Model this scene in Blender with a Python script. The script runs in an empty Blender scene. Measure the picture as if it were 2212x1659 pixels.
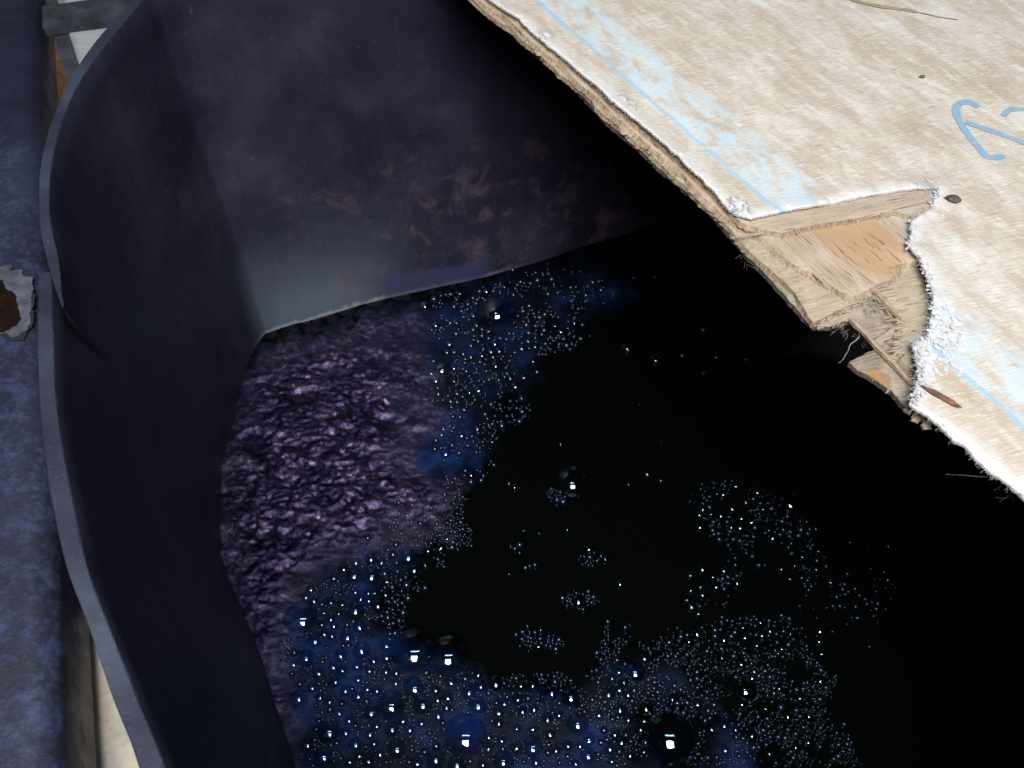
import bpy, bmesh, math, random
from mathutils import Vector, Matrix, noise
from mathutils.geometry import delaunay_2d_cdt
random.seed(7)
S = bpy.context.scene
C = S.collection

# ------------------------------------------------------------------ camera
F = 1915.0; CX = 1106.0; CY = 829.5           # focal length and centre in pixels of a 2212 x 1659 picture
CAMZ = 1.30; H = 0.55; RIM = CAMZ - H; LIQ = CAMZ - 2.1 * H
TH = math.atan2(1467.0, F)                     # optical axis to the vertical
cam = bpy.data.cameras.new('camera'); camo = bpy.data.objects.new('camera', cam); C.objects.link(camo)
camo.location = (0, 0, CAMZ); camo.rotation_euler = (TH, 0, 0)
cam.sensor_width = 36; cam.lens = 36 * F / 2212; cam.clip_start = 0.02; cam.clip_end = 200
cam.dof.use_dof = True; cam.dof.focus_distance = 0.86; cam.dof.aperture_fstop = 13
S.camera = camo

# ------------------------------------------------------------------ light: dark shed, wide bright opening behind and left of the viewer
W = bpy.data.worlds.new('World'); S.world = W; W.use_nodes = True
bg = W.node_tree.nodes['Background']; bg.inputs[0].default_value = (0.55, 0.68, 1.0, 1); bg.inputs[1].default_value = 0.008

def area(name, loc, target, sx, sy, power, col):
    l = bpy.data.lights.new(name, 'AREA'); l.shape = 'RECTANGLE'; l.size = sx; l.size_y = sy
    l.energy = power; l.color = col
    o = bpy.data.objects.new(name, l); C.objects.link(o); o.location = loc
    d = Vector(target) - Vector(loc); o.rotation_euler = d.to_track_quat('-Z', 'Y').to_euler()
    return o
area('shed_opening', (0.02, -0.88, 3.15), (0.0, 0.65, 0.6), 1.15, 1.35, 140, (0.985, 0.99, 1.0))
area('added_arc_light', (0.1, 0.58, 3.6), (0.1, 0.6, 0.7), 1.5, 0.16, 18, (0.30, 0.62, 1.0))  # added blue overhead lamp, put in for the blue arcs on the bubbles

S.render.engine = 'CYCLES'
S.view_settings.view_transform = 'Standard'; S.view_settings.look = 'None'
S.view_settings.exposure = 0.0; S.view_settings.gamma = 1.0; S.view_settings.use_curve_mapping = False

# ------------------------------------------------------------------ helpers
_st, _ct = math.sin(TH), math.cos(TH)
def P(x, y, z):
    """pixel of the 2212-wide picture -> point on the level plane z"""
    a = (x - CX) / F; b = (CY - y) / F
    d = Vector((a, _st + b * _ct, -_ct + b * _st))
    return Vector((0, 0, CAMZ)) + d * ((z - CAMZ) / d.z)

def fbm(p, o=4):
    return noise.fractal(p, 1.0, 2.0, o, noise_basis='PERLIN_ORIGINAL')

def mesh(name, vs, fs, mat, parent=None, smooth=False):
    m = bpy.data.meshes.new(name); m.from_pydata([tuple(v) for v in vs], [], fs); m.update()
    if mat: m.materials.append(mat)
    if smooth: m.polygons.foreach_set('use_smooth', [True] * len(m.polygons))
    o = bpy.data.objects.new(name, m); C.objects.link(o); o.parent = parent
    return o

def empty(name, loc=(0, 0, 0), rz=0.0):
    o = bpy.data.objects.new(name, None); C.objects.link(o); o.location = loc; o.rotation_euler = (0, 0, rz)
    return o

def tag(o, label=None, cat=None, group=None, kind=None):
    if label: o['label'] = label
    if cat: o['category'] = cat
    if group: o['group'] = group
    if kind: o['kind'] = kind
    return o

def catmull(pts, n=8):
    out = []
    for i in range(len(pts) - 1):
        p0 = pts[max(i - 1, 0)]; p1 = pts[i]; p2 = pts[i + 1]; p3 = pts[min(i + 2, len(pts) - 1)]
        for k in range(n):
            t = k / n
            out.append(0.5 * ((2 * p1) + (p2 - p0) * t + (2 * p0 - 5 * p1 + 4 * p2 - p3) * t * t + (3 * p1 - p0 - 3 * p2 + p3) * t ** 3))
    out.append(pts[-1].copy())
    return out

class NT:
    """short hand for node materials"""
    def __init__(s, name):
        s.m = bpy.data.materials.new(name); s.m.use_nodes = True; s.t = s.m.node_tree
        s.b = s.t.nodes['Principled BSDF']; s.o = s.t.nodes['Material Output']
        s.tc = s.n('ShaderNodeTexCoord')
    def n(s, typ, **kw):
        x = s.t.nodes.new(typ)
        for k, v in kw.items(): setattr(x, k, v)
        return x
    def l(s, a, b): s.t.links.new(a, b)
    def coords(s, scale=(1, 1, 1), rot=0.0, loc=(0, 0, 0)):
        mp = s.n('ShaderNodeMapping'); s.l(s.tc.outputs['Object'], mp.inputs[0])
        r = s.n('ShaderNodeMapping'); r.inputs['Rotation'].default_value = (0, 0, rot)
        s.l(mp.outputs[0], r.inputs[0])
        mp.inputs['Location'].default_value = loc
        r2 = s.n('ShaderNodeMapping'); r2.inputs['Scale'].default_value = scale
        s.l(r.outputs[0], r2.inputs[0])
        return r2.outputs[0]
    def noise(s, co, scale=5, detail=5, rough=0.6, dist=0.0):
        x = s.n('ShaderNodeTexNoise'); x.inputs['Scale'].default_value = scale; x.inputs['Detail'].default_value = detail
        x.inputs['Roughness'].default_value = rough; x.inputs['Distortion'].default_value = dist
        if co is not None: s.l(co, x.inputs['Vector'])
        return x.outputs['Fac']
    def ramp(s, f, stops, interp='LINEAR'):
        r = s.n('ShaderNodeValToRGB'); e = r.color_ramp; e.interpolation = interp
        while len(e.elements) < len(stops): e.elements.new(0.5)
        for el, (p, c) in zip(e.elements, stops):
            el.position = p; el.color = (c, c, c, 1) if isinstance(c, (int, float)) else (*c, 1)
        s.l(f, r.inputs[0]); return r.outputs[0]
    def val(s, f, a, b, c=0.0, d=1.0):
        r = s.n('ShaderNodeMapRange'); r.interpolation_type = 'SMOOTHSTEP'
        for i, v in zip((1, 2, 3, 4), (a, b, c, d)): r.inputs[i].default_value = v
        s.l(f, r.inputs[0]); return r.outputs[0]
    def math(s, op, a, b=None, c=None):
        x = s.n('ShaderNodeMath', operation=op)
        for i, v in enumerate((a, b, c)):
            if v is None: continue
            if isinstance(v, (int, float)): x.inputs[i].default_value = v
            else: s.l(v, x.inputs[i])
        return x.outputs[0]
    def mix(s, f, a, b, mode='MIX'):
        x = s.n('ShaderNodeMix', data_type='RGBA', blend_type=mode)
        for i, v in ((0, f), (6, a), (7, b)):
            if isinstance(v, (int, float)): x.inputs[i].default_value = v
            elif isinstance(v, tuple): x.inputs[i].default_value = (*v, 1)
            else: s.l(v, x.inputs[i])
        return x.outputs[2]
    def col(s, c):
        if isinstance(c, tuple): s.b.inputs['Base Color'].default_value = (*c, 1)
        else: s.l(c, s.b.inputs['Base Color'])
    def rough(s, v):
        if isinstance(v, (int, float)): s.b.inputs['Roughness'].default_value = v
        else: s.l(v, s.b.inputs['Roughness'])
    def bump(s, h, strength=0.5, dist=0.002, prev=None):
        x = s.n('ShaderNodeBump'); x.inputs['Strength'].default_value = strength; x.inputs['Distance'].default_value = dist
        s.l(h, x.inputs['Height'])
        if prev is not None: s.l(prev, x.inputs['Normal'])
        return x.outputs[0]
    def nrm(s, x): s.l(x, s.b.inputs['Normal'])
    def xyz(s, co=None):
        x = s.n('ShaderNodeSeparateXYZ'); s.l(co if co is not None else s.tc.outputs['Object'], x.inputs[0]); return x.outputs

# ------------------------------------------------------------------ materials
def m_sheet(line_t, weave):
    k = NT('painted_canvas')
    sx, st, sz = k.xyz()
    blot = k.noise(k.coords((3.2, 7.5, 1)), 3.2, 7, 0.66, 0.5)
    blot2 = k.noise(k.coords((5, 16, 1), 0.0, (3, 1, 0)), 5.0, 6, 0.7, 0.3)
    fine = k.noise(k.coords((11, 85, 1), weave), 6.0, 4, 0.65)
    fine2 = k.noise(k.coords((22, 190, 1), weave, (4, 2, 0)), 4.0, 3, 0.6)
    c = k.ramp(blot, [(0.30, (0.42, 0.335, 0.24)), (0.45, (0.485, 0.40, 0.30)), (0.55, (0.55, 0.475, 0.38)), (0.70, (0.67, 0.625, 0.56))])
    w = k.val(k.math('ADD', blot2, k.math('MULTIPLY', fine, 0.45)), 0.68, 0.92)
    c = k.mix(k.math('MULTIPLY', w, 0.42), c, (0.76, 0.72, 0.66))
    c = k.mix(k.math('MULTIPLY', k.val(fine2, 0.56, 0.72), 0.6), c, (0.84, 0.80, 0.74))
    c = k.mix(k.math('MULTIPLY', k.val(fine, 0.48, 0.34), 0.42), c, (0.40, 0.29, 0.18))
    # white primer worn thick along the cut edge
    edge = k.n('ShaderNodeAttribute', attribute_name='edge').outputs['Fac']
    e = k.math('MULTIPLY', edge, k.val(blot2, 0.30, 0.50))
    c = k.mix(k.math('MULTIPLY', e, 0.75), c, (0.74, 0.72, 0.70))
    # pale blue wash beside the blue line
    d = k.math('SUBTRACT', st, line_t)
    wn = k.noise(k.coords((6, 12, 1), 0.2, (1, 7, 0)), 5, 5, 0.65)
    band = k.math('MULTIPLY', k.val(d, 0.0, 0.004), k.val(d, 0.062, 0.045))
    band = k.math('MULTIPLY', band, k.val(wn, 0.36, 0.62))
    c = k.mix(k.math('MULTIPLY', band, 0.7), c, (0.52, 0.65, 0.71))
    # the blue line itself
    wob = k.math('MULTIPLY', k.math('SUBTRACT', k.noise(k.coords((14, 1, 1)), 3, 2), 0.5), 0.006)
    dl = k.math('ABSOLUTE', k.math('ADD', d, wob))
    ln = k.val(dl, 0.0030, 0.0012)
    ln = k.math('MULTIPLY', ln, k.val(k.noise(k.coords((30, 60, 1), weave), 4, 4, 0.7), 0.28, 0.46))
    c = k.mix(k.math('MULTIPLY', ln, 0.7), c, (0.26, 0.50, 0.66))
    # thin dirt: brown flecks and grey specks
    sp = k.noise(k.coords((60, 90, 1), 0.4), 5, 2, 0.5)
    c = k.mix(k.val(sp, 0.73, 0.77), c, (0.22, 0.17, 0.14))
    k.col(c); k.rough(0.75)
    hgt = k.math('ADD', k.math('MULTIPLY', fine, 0.7), k.math('MULTIPLY', fine2, 0.5))
    k.nrm(k.bump(hgt, 0.55, 0.0012, k.bump(blot2, 0.3, 0.002)))
    return k.m

def m_wood(name, base, dark, light, rot, orange=None, stain=0.0, rough=0.7):
    k = NT(name)
    g = k.noise(k.coords((9, 240, 60), rot), 4.0, 5, 0.65, 0.25)
    b = k.noise(k.coords((8, 22, 8), rot, (2, 5, 1)), 3.5, 4, 0.6)
    c = k.ramp(g, [(0.34, dark), (0.46, base), (0.56, base), (0.68, light)])
    c = k.mix(k.math('MULTIPLY', k.val(b, 0.42, 0.62), 0.55), c, light)
    if orange:
        (ox, oy, orx, ory), oc = orange
        x, y, z = k.xyz()
        ax = k.math('DIVIDE', k.math('SUBTRACT', x, ox), orx); ay = k.math('DIVIDE', k.math('SUBTRACT', y, oy), ory)
        r = k.math('ADD', k.math('MULTIPLY', ax, ax), k.math('MULTIPLY', ay, ay))
        r = k.math('ADD', r, k.math('MULTIPLY', k.math('SUBTRACT', g, 0.5), 1.6))
        c = k.mix(k.math('MULTIPLY', k.val(r, 1.15, 0.55), 0.75), c, oc)
    crack = k.val(k.noise(k.coords((6, 170, 40), rot, (9, 1, 3)), 3.0, 3, 0.5), 0.33, 0.27)
    c = k.mix(crack, c, (0.10, 0.065, 0.04))
    if stain > 0:
        sn = k.noise(k.coords((30, 30, 60), 0, (5, 5, 5)), 4, 5, 0.7)
        c = k.mix(k.math('MULTIPLY', k.val(sn, 0.42, 0.60), stain), c, (0.075, 0.068, 0.062))
    k.col(c); k.rough(rough)
    k.nrm(k.bump(k.math('SUBTRACT', g, crack), 0.9, 0.0018))
    return k.m

def m_simple(name, col, rough=0.7, nscale=40, var=0.35, bump=0.3, dist=0.001, spec=0.5):
    k = NT(name)
    n = k.noise(k.coords(), nscale, 5, 0.65)
    lo = tuple(c * (1 - var) for c in col); hi = tuple(min(1, c * (1 + var)) for c in col)
    k.col(k.ramp(n, [(0.3, lo), (0.7, hi)])); k.rough(rough); k.b.inputs['Specular IOR Level'].default_value = spec
    k.nrm(k.bump(n, bump, dist))
    return k.m

def m_vat(name, residue=True):
    k = NT(name)
    co = k.coords((1, 1, 1))
    big = k.noise(co, 7, 5, 0.6, 0.4)
    drip = k.noise(k.coords((40, 40, 3)), 1.0, 4, 0.6)
    fine = k.noise(co, 120, 4, 0.6)
    c = k.ramp(big, [(0.3, (0.013, 0.0125, 0.028)), (0.5, (0.022, 0.021, 0.042)), (0.7, (0.038, 0.037, 0.063))])
    c = k.mix(k.math('MULTIPLY', k.val(drip, 0.45, 0.70), 0.5), c, (0.021, 0.020, 0.036))
    c = k.mix(k.math('MULTIPLY', k.val(fine, 0.62, 0.75), 0.4), c, (0.09, 0.085, 0.11))
    run = k.noise(k.coords((90, 90, 2.2), 0, (1, 4, 2)), 1.0, 3, 0.55)
    c = k.mix(k.math('MULTIPLY', k.val(run, 0.55, 0.75), 0.18), c, (0.045, 0.044, 0.066))
    c = k.mix(k.math('MULTIPLY', k.val(run, 0.42, 0.28), 0.25), c, (0.010, 0.010, 0.018))
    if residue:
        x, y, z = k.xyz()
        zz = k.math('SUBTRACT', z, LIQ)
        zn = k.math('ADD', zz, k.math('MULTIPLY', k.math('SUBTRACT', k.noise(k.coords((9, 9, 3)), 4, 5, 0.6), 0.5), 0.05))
        tide_light = k.math('MULTIPLY', k.val(zn, 0.24, 0.02), k.math('MULTIPLY', k.val(x, -0.12, -0.32), k.val(y, 0.20, 0.26)))  # dye residue, plus the brighter light at lower left painted into the colour
        c = k.mix(k.math('MULTIPLY', tide_light, 0.75), c, (0.135, 0.165, 0.20))
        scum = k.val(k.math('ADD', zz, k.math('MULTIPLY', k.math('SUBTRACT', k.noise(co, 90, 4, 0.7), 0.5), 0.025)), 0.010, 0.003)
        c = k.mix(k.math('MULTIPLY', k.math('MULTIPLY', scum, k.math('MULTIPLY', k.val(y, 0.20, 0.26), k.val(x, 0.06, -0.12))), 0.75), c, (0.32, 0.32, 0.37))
        pn = k.noise(k.coords((1, 1, 0.8), 0, (3, 3, 3)), 22, 7, 0.68, 0.5)
        pk = k.math('MULTIPLY', k.val(pn, 0.50, 0.68), k.math('MULTIPLY', k.val(zz, 0.40, 0.12), k.val(x, -0.42, -0.30)))
        c = k.mix(k.math('MULTIPLY', pk, 0.65), c, (0.135, 0.080, 0.098))
        vb = k.math('MULTIPLY', k.val(zn, 0.052, 0.038), k.math('MULTIPLY', k.val(x, -0.25, -0.20), k.val(x, -0.02, -0.06)))
        c = k.mix(k.math('MULTIPLY', vb, 0.75), c, (0.050, 0.050, 0.125))
    k.col(c); k.rough(k.val(big, 0.3, 0.7, 0.42, 0.62))
    k.nrm(k.bump(fine, 0.25, 0.001, k.bump(drip, 0.25, 0.004)))
    return k.m

def m_rim():
    k = NT('rim_edge')
    n = k.noise(k.coords(), 35, 6, 0.65); f = k.noise(k.coords(), 320, 3, 0.6)
    big = k.noise(k.coords(), 9, 3, 0.5)
    c = k.ramp(big, [(0.36, (0.015, 0.015, 0.030)), (0.5, (0.025, 0.027, 0.049)), (0.64, (0.042, 0.054, 0.076))])
    c = k.mix(k.math('MULTIPLY', k.val(n, 0.5, 0.68), 0.55), c, (0.024, 0.026, 0.042))
    c = k.mix(k.math('MULTIPLY', k.val(f, 0.60, 0.72), 0.3), c, (0.12, 0.125, 0.155))
    k.col(c); k.rough(0.62); k.nrm(k.bump(f, 0.35, 0.0008, k.bump(n, 0.3, 0.002)))
    return k.m

def m_beam():
    k = NT('indigo_stained_metal')
    x, y, z = k.xyz()
    big = k.noise(k.coords(), 6, 6, 0.62, 0.4); med = k.noise(k.coords(), 34, 6, 0.7); f = k.noise(k.coords(), 150, 4, 0.7)
    c = k.ramp(big, [(0.32, (0.009, 0.009, 0.017)), (0.48, (0.014, 0.014, 0.030)), (0.66, (0.023, 0.027, 0.050))])
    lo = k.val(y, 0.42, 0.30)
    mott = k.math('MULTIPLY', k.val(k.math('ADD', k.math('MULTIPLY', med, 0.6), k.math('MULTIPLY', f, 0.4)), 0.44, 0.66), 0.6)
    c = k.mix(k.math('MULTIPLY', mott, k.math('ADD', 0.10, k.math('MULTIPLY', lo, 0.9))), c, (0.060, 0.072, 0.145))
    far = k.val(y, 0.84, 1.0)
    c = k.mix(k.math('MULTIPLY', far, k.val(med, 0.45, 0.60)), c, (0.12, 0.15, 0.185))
    rs = k.val(k.noise(k.coords((1, 1, 1), 0, (2, 8, 1)), 26, 4, 0.6), 0.70, 0.74)
    c = k.mix(rs, c, (0.12, 0.06, 0.035))
    k.col(c); k.rough(k.val(med, 0.3, 0.7, 0.62, 0.45)); k.nrm(k.bump(k.math('ADD', med, f), 0.4, 0.0015))
    return k.m

def m_liquid():
    k = NT('indigo_liquor'); n = k.noise(k.coords(), 14, 2, 0.5)
    k.col((0.0012, 0.0018, 0.0015)); k.rough(0.08); k.b.inputs['IOR'].default_value = 1.33
    k.nrm(k.bump(n, 0.05, 0.004)); return k.m

def m_film():
    k = NT('indigo_foam_film')
    fd = k.n('ShaderNodeAttribute', attribute_name='fade').outputs['Fac']
    pu = k.math('MULTIPLY', k.n('ShaderNodeAttribute', attribute_name='bronze').outputs['Fac'], fd)
    n = k.noise(k.coords((1, 1.5, 1), 0.3), 85, 6, 0.7, 0.4); n2 = k.noise(k.coords(), 330, 3, 0.65); big = k.noise(k.coords(), 16, 4, 0.6)
    blue = k.ramp(big, [(0.40, (0.0015, 0.002, 0.005)), (0.52, (0.003, 0.007, 0.026)), (0.66, (0.004, 0.019, 0.075))])
    nb = k.math('ADD', n, k.math('MULTIPLY', k.math('SUBTRACT', k.noise(k.coords((1, 1.6, 1), 0.4), 24, 3, 0.5), 0.5), 0.55))
    bron = k.ramp(nb, [(0.34, (0.013, 0.008, 0.029)), (0.52, (0.046, 0.030, 0.074)), (0.70, (0.21, 0.145, 0.225))])
    blue = k.mix(fd, (0.0012, 0.0018, 0.0018), blue)
    k.col(k.mix(pu, blue, bron)); k.l(k.math('MULTIPLY', pu, 0.85), k.b.inputs['Metallic']); k.l(k.math('ADD', k.math('MULTIPLY', fd, 0.12), k.math('MULTIPLY', pu, 0.5)), k.b.inputs['Specular IOR Level'])
    k.rough(k.math('SUBTRACT', 0.45, k.math('MULTIPLY', pu, 0.22)))
    k.nrm(k.bump(n2, 0.6, 0.0014, k.bump(n, 0.6, 0.003))); return k.m

def m_bubble(name, tint, f0=0.10):
    """thin film: see-through, reflecting on the outside and on its inner far side"""
    k = NT(name); k.t.nodes.remove(k.b)
    tr = k.n('ShaderNodeBsdfTransparent'); tr.inputs[0].default_value = (*tint, 1)
    gl = k.n('ShaderNodeBsdfGlossy'); gl.inputs['Roughness'].default_value = 0.03; gl.inputs[0].default_value = (0.95, 0.97, 1, 1)
    lw = k.n('ShaderNodeLayerWeight'); lw.inputs[0].default_value = 0.25
    f = k.val(lw.outputs['Facing'], 0.35, 1.0, f0, 0.46)
    mx = k.n('ShaderNodeMixShader'); k.l(f, mx.inputs[0]); k.l(tr.outputs[0], mx.inputs[1]); k.l(gl.outputs[0], mx.inputs[2])
    k.l(mx.outputs[0], k.o.inputs[0]); return k.m

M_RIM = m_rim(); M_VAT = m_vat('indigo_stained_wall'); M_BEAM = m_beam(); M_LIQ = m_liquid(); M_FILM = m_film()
M_BUB = m_bubble('bubble_film', (0.64, 0.76, 0.92), 0.11)
k = NT('small_bubble'); k.col((0.004, 0.007, 0.020)); k.rough(0.05); k.b.inputs['IOR'].default_value = 1.9; M_SMALL = k.m
M_FIB = m_simple('white_fibre', (0.58, 0.57, 0.58), 0.8, 60, 0.1, 0.1)
M_GREYFIB = m_simple('dirty_fibre', (0.10, 0.09, 0.08), 0.9, 60, 0.3, 0.1)

# ------------------------------------------------------------------ ground
def m_ground():
    k = NT('stained_floor'); n = k.noise(k.coords(), 7, 6, 0.6, 0.5); g = k.noise(k.coords(), 90, 4, 0.6); b = k.noise(k.coords((1, 1, 1), 0, (4, 2, 0)), 13, 5, 0.6)
    c = k.ramp(n, [(0.32, (0.30, 0.25, 0.18)), (0.55, (0.46, 0.39, 0.30)), (0.72, (0.55, 0.49, 0.40))])
    c = k.mix(k.math('MULTIPLY', k.val(b, 0.5, 0.64), 0.7), c, (0.19, 0.22, 0.25))
    c = k.mix(k.math('MULTIPLY', k.val(g, 0.55, 0.7), 0.3), c, (0.18, 0.14, 0.10))
    k.col(c); k.rough(0.85); k.nrm(k.bump(k.math('ADD', n, k.math('MULTIPLY', g, 0.3)), 0.6, 0.01)); return k.m
g = mesh('ground', [(-6, -6, 0), (6, -6, 0), (6, 6, 0), (-6, 6, 0)], [(0, 1, 2, 3)], m_ground()); g['kind'] = 'structure'

# ------------------------------------------------------------------ vat: two thick lapped sheets, tapering to a sharper corner below
vat = empty('dye_vat', (0, 0.75, 0))
tag(vat, 'dark indigo-stained dye vat with thick lapped rim and sloping inner walls', 'vat')
VO = Vector((0, 0.75, 0))
def hpt(x, y): return Vector((x * H, y * H))
def fpt(x, y): return Vector((x * H * 2.1 / 1.7, y * H * 2.1 / 1.7))
def px2(x, y): p = P(x, y, RIM); return Vector((p.x, p.y))
FZ = 0.06                                     # bottom of the sheets
def wall_sheet(name, rows, label=None, taper=None, z0=RIM):
    """rows: (inner rim xy, outer rim xy, foot xy); a sheet with inner face, top edge, outer face and two ends"""
    a = catmull([Vector(r[0]) for r in rows], 10); b = catmull([Vector(r[1]) for r in rows], 10); f = catmull([Vector(r[2]) for r in rows], 10); c0 = catmull([Vector(r[3] if len(r) > 3 else r[0]) for r in rows], 10)
    n = len(a); K = 26; vs = []; fs = []
    prof = []
    for i in range(n):
        row = []
        th = (b[i] - a[i])
        z_rim = z0 + 0.0014 * fbm(Vector((a[i].x * 14, a[i].y * 14, 3)))
        bev = 0.0009
        # inner face from the foot up to the rim
        for j in range(K + 1):
            u = j / K
            z = FZ + (z_rim - bev - FZ) * u
            v = (z - LIQ) / (z_rim - LIQ)            # 0 at liquid, 1 at rim
            v2 = v if v < 0 else v ** 0.92
            xy = f[i].lerp(c0[i], v2) + (a[i] - c0[i]) * max(0.0, v) ** 22
            w = 0.0035 * fbm(Vector((xy.x * 6, xy.y * 6, z * 5))) * min(1, max(0, (1 - v)) * 5)
            row.append(Vector((xy.x + w, xy.y - w, z)))
        e = th * 0.06
        wob = 0.0008 * noise.noise(Vector((a[i].x * 160, a[i].y * 160, 0)))
        row.append(Vector((a[i].x + e.x + wob, a[i].y + e.y, z_rim)))
        row.append(Vector((b[i].x - e.x, b[i].y - e.y + wob, z_rim)))
        row.append(Vector((b[i].x, b[i].y, z_rim - bev)))
        for j in range(1, 5):
            z = z_rim - bev + (FZ - z_rim + bev) * j / 4
            v = (z - LIQ) / (z_rim - LIQ); xy = f[i].lerp(c0[i], v) + (a[i] - c0[i]) * max(0.0, v) ** 22 + th
            row.append(Vector((xy.x, xy.y, z)))
        prof.append(row)
    R = len(prof[0])
    for r in prof: vs += [p - VO for p in r]
    for i in range(n - 1):
        for j in range(R - 1): fs.append((i * R + j, i * R + j + 1, (i + 1) * R + j + 1, (i + 1) * R + j))
    fs.append(tuple(range(R))); fs.append(tuple(reversed(range((n - 1) * R, n * R))))
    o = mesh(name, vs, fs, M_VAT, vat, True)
    o.data.materials.append(M_RIM)
    for k, p in enumerate(o.data.polygons):
        if k < (n - 1) * (R - 1):
            j = k % (R - 1)
            if j in (K, K + 1, K + 2): p.material_index = 1; p.use_smooth = False
    for p in o.data.polygons[-2:]: p.use_smooth = False
    if label: o['label'] = label
    return o
# lower-left sheet (its free end shows at the lap) continuing toward the viewer
rowsB = [
    (px2(110, 587), px2(83, 590), fpt(-0.662, 1.10)),
    (px2(112, 640), px2(82, 640), fpt(-0.6485, 1.04)),
    (px2(115, 735), px2(80, 735), fpt(-0.632, 0.95)),
    (px2(123, 880), px2(86, 880), fpt(-0.6096, 0.847)),
    (px2(152, 1052), px2(106, 1052), fpt(-0.56, 0.755)),
    (px2(189, 1224), px2(141, 1215), fpt(-0.497, 0.647)),
    (px2(241, 1367), px2(190, 1352), fpt(-0.452, 0.55)),
    (px2(298, 1511), px2(240, 1500), fpt(-0.415, 0.475)),
    (px2(358, 1659), px2(300, 1659), fpt(-0.385, 0.41)),
    (hpt(-0.31, 0.14), hpt(-0.33, 0.115), hpt(-0.36, 0.30)),
    (hpt(-0.18, -0.03), hpt(-0.19, -0.055), hpt(-0.22, 0.08)),
    (hpt(0.15, -0.14), hpt(0.145, -0.165), hpt(0.14, -0.10)),
    (hpt(0.80, 0.04), hpt(0.805, 0.015), hpt(0.78, 0.08)),
    (hpt(1.45, 0.30), hpt(1.465, 0.28), hpt(1.42, 0.34)),
    (hpt(1.78, 0.62), hpt(1.805, 0.61), hpt(1.75, 0.66)),
    (hpt(1.85, 1.0), hpt(1.875, 1.0), hpt(1.82, 1.02)),
]
wall_sheet('side_sheet', rowsB)
rowsA = [
    (px2(136, 662), px2(133, 662), fpt(-0.652, 1.043), px2(109, 662)),
    (px2(133, 630), px2(121, 630), fpt(-0.653, 1.065), px2(108, 630)),
    (px2(127, 562), px2(102, 566), fpt(-0.656, 1.13), px2(112, 562)),
    (px2(111, 490), px2(86, 490), fpt(-0.652, 1.20)),
    (px2(106, 422), px2(84, 415), fpt(-0.650, 1.273)),
    (px2(115, 336), px2(91, 336), fpt(-0.648, 1.35)),
    (px2(141, 240), px2(117, 245), fpt(-0.640, 1.41)),
    (px2(186, 150), px2(164, 144), fpt(-0.630, 1.445)),
    (px2(262, 55), px2(243, 46), fpt(-0.622, 1.462)),
    (px2(308, 0), px2(292, -8), fpt(-0.617, 1.4645)),
    (hpt(-0.772, 1.832), hpt(-0.792, 1.846), fpt(-0.600, 1.473)),
    (hpt(-0.735, 1.868), hpt(-0.750, 1.889), fpt(-0.575, 1.485)),
    (hpt(-0.650, 1.905), hpt(-0.662, 1.928), fpt(-0.50, 1.515)),
    (hpt(-0.395, 1.995), hpt(-0.405, 2.018), fpt(-0.31, 1.59)),
    (hpt(-0.060, 2.105), hpt(-0.068, 2.129), fpt(-0.045, 1.675)),
    (hpt(0.31, 2.265), hpt(0.302, 2.289), fpt(0.25, 1.80)),
    (hpt(0.95, 2.52), hpt(0.945, 2.545), fpt(0.75, 2.02)),
    (hpt(1.45, 2.62), hpt(1.460, 2.645), fpt(1.15, 2.10)),
    (hpt(1.78, 2.30), hpt(1.805, 2.305), fpt(1.42, 1.85)),
    (hpt(1.86, 1.6), hpt(1.885, 1.6), hpt(1.83, 1.6)),
    (hpt(1.85, 0.96), hpt(1.875, 0.96), hpt(1.82, 0.98)),
]
wall_sheet('back_sheet', rowsA)
# vat floor
fo = [r[2] for r in rowsA[3:]] + [r[2] for r in reversed(rowsB[2:-1])]
flo = [Vector((p.x, p.y, FZ + 0.02)) - VO for p in fo]
bvs = flo + [p - Vector((0, 0, FZ + 0.02)) for p in flo]; nn = len(flo)
# base block carrying the sheets down to the ground
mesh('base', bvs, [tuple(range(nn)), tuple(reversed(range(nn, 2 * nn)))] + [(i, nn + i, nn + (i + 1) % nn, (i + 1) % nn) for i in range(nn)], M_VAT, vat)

# ------------------------------------------------------------------ dye bath
lq = [Vector((p.x, p.y, LIQ)) for p in fo]
cen = sum(lq, Vector()) / len(lq)
lq = [cen + (p - cen) * 1.012 for p in lq]
o = mesh('dye_bath', lq, [tuple(range(len(lq)))], M_LIQ); o['kind'] = 'structure'

# image-space polygons of the floating foam (taken from the photograph, projected on the liquid)
def inpoly(x, y, poly):
    c = False; n = len(poly); j = n - 1
    for i in range(n):
        xi, yi = poly[i]; xj, yj = poly[j]
        if (yi > y) != (yj > y) and x < (xj - xi) * (y - yi) / (yj - yi) + xi: c = not c
        j = i
    return c
def pdist(x, y, poly):
    """signed distance, positive inside"""
    d = 1e9; n = len(poly)
    for i in range(n):
        x1, y1 = poly[i]; x2, y2 = poly[(i + 1) % n]; dx = x2 - x1; dy = y2 - y1
        t = max(0, min(1, ((x - x1) * dx + (y - y1) * dy) / (dx * dx + dy * dy + 1e-9)))
        d = min(d, math.hypot(x - x1 - t * dx, y - y1 - t * dy))
    return d if inpoly(x, y, poly) else -d
FOAM = [(560, 715), (700, 690), (860, 640), (1080, 585), (1260, 535), (1420, 560), (1380, 660), (1300, 700), (1200, 742), (1190, 770), (1175, 830), (1110, 850), (1085, 900), (1070, 980), (1020, 1050), (1000, 1110), (985, 1175), (920, 1215), (880, 1265), (838, 1300), (842, 1345), (900, 1365), (980, 1390), (1050, 1440), (1120, 1480), (1230, 1480), (1310, 1430), (1390, 1400), (1480, 1440), (1560, 1500), (1640, 1600), (1680, 1800), (500, 1800), (420, 1400), (420, 1000), (480, 850)]
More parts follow.
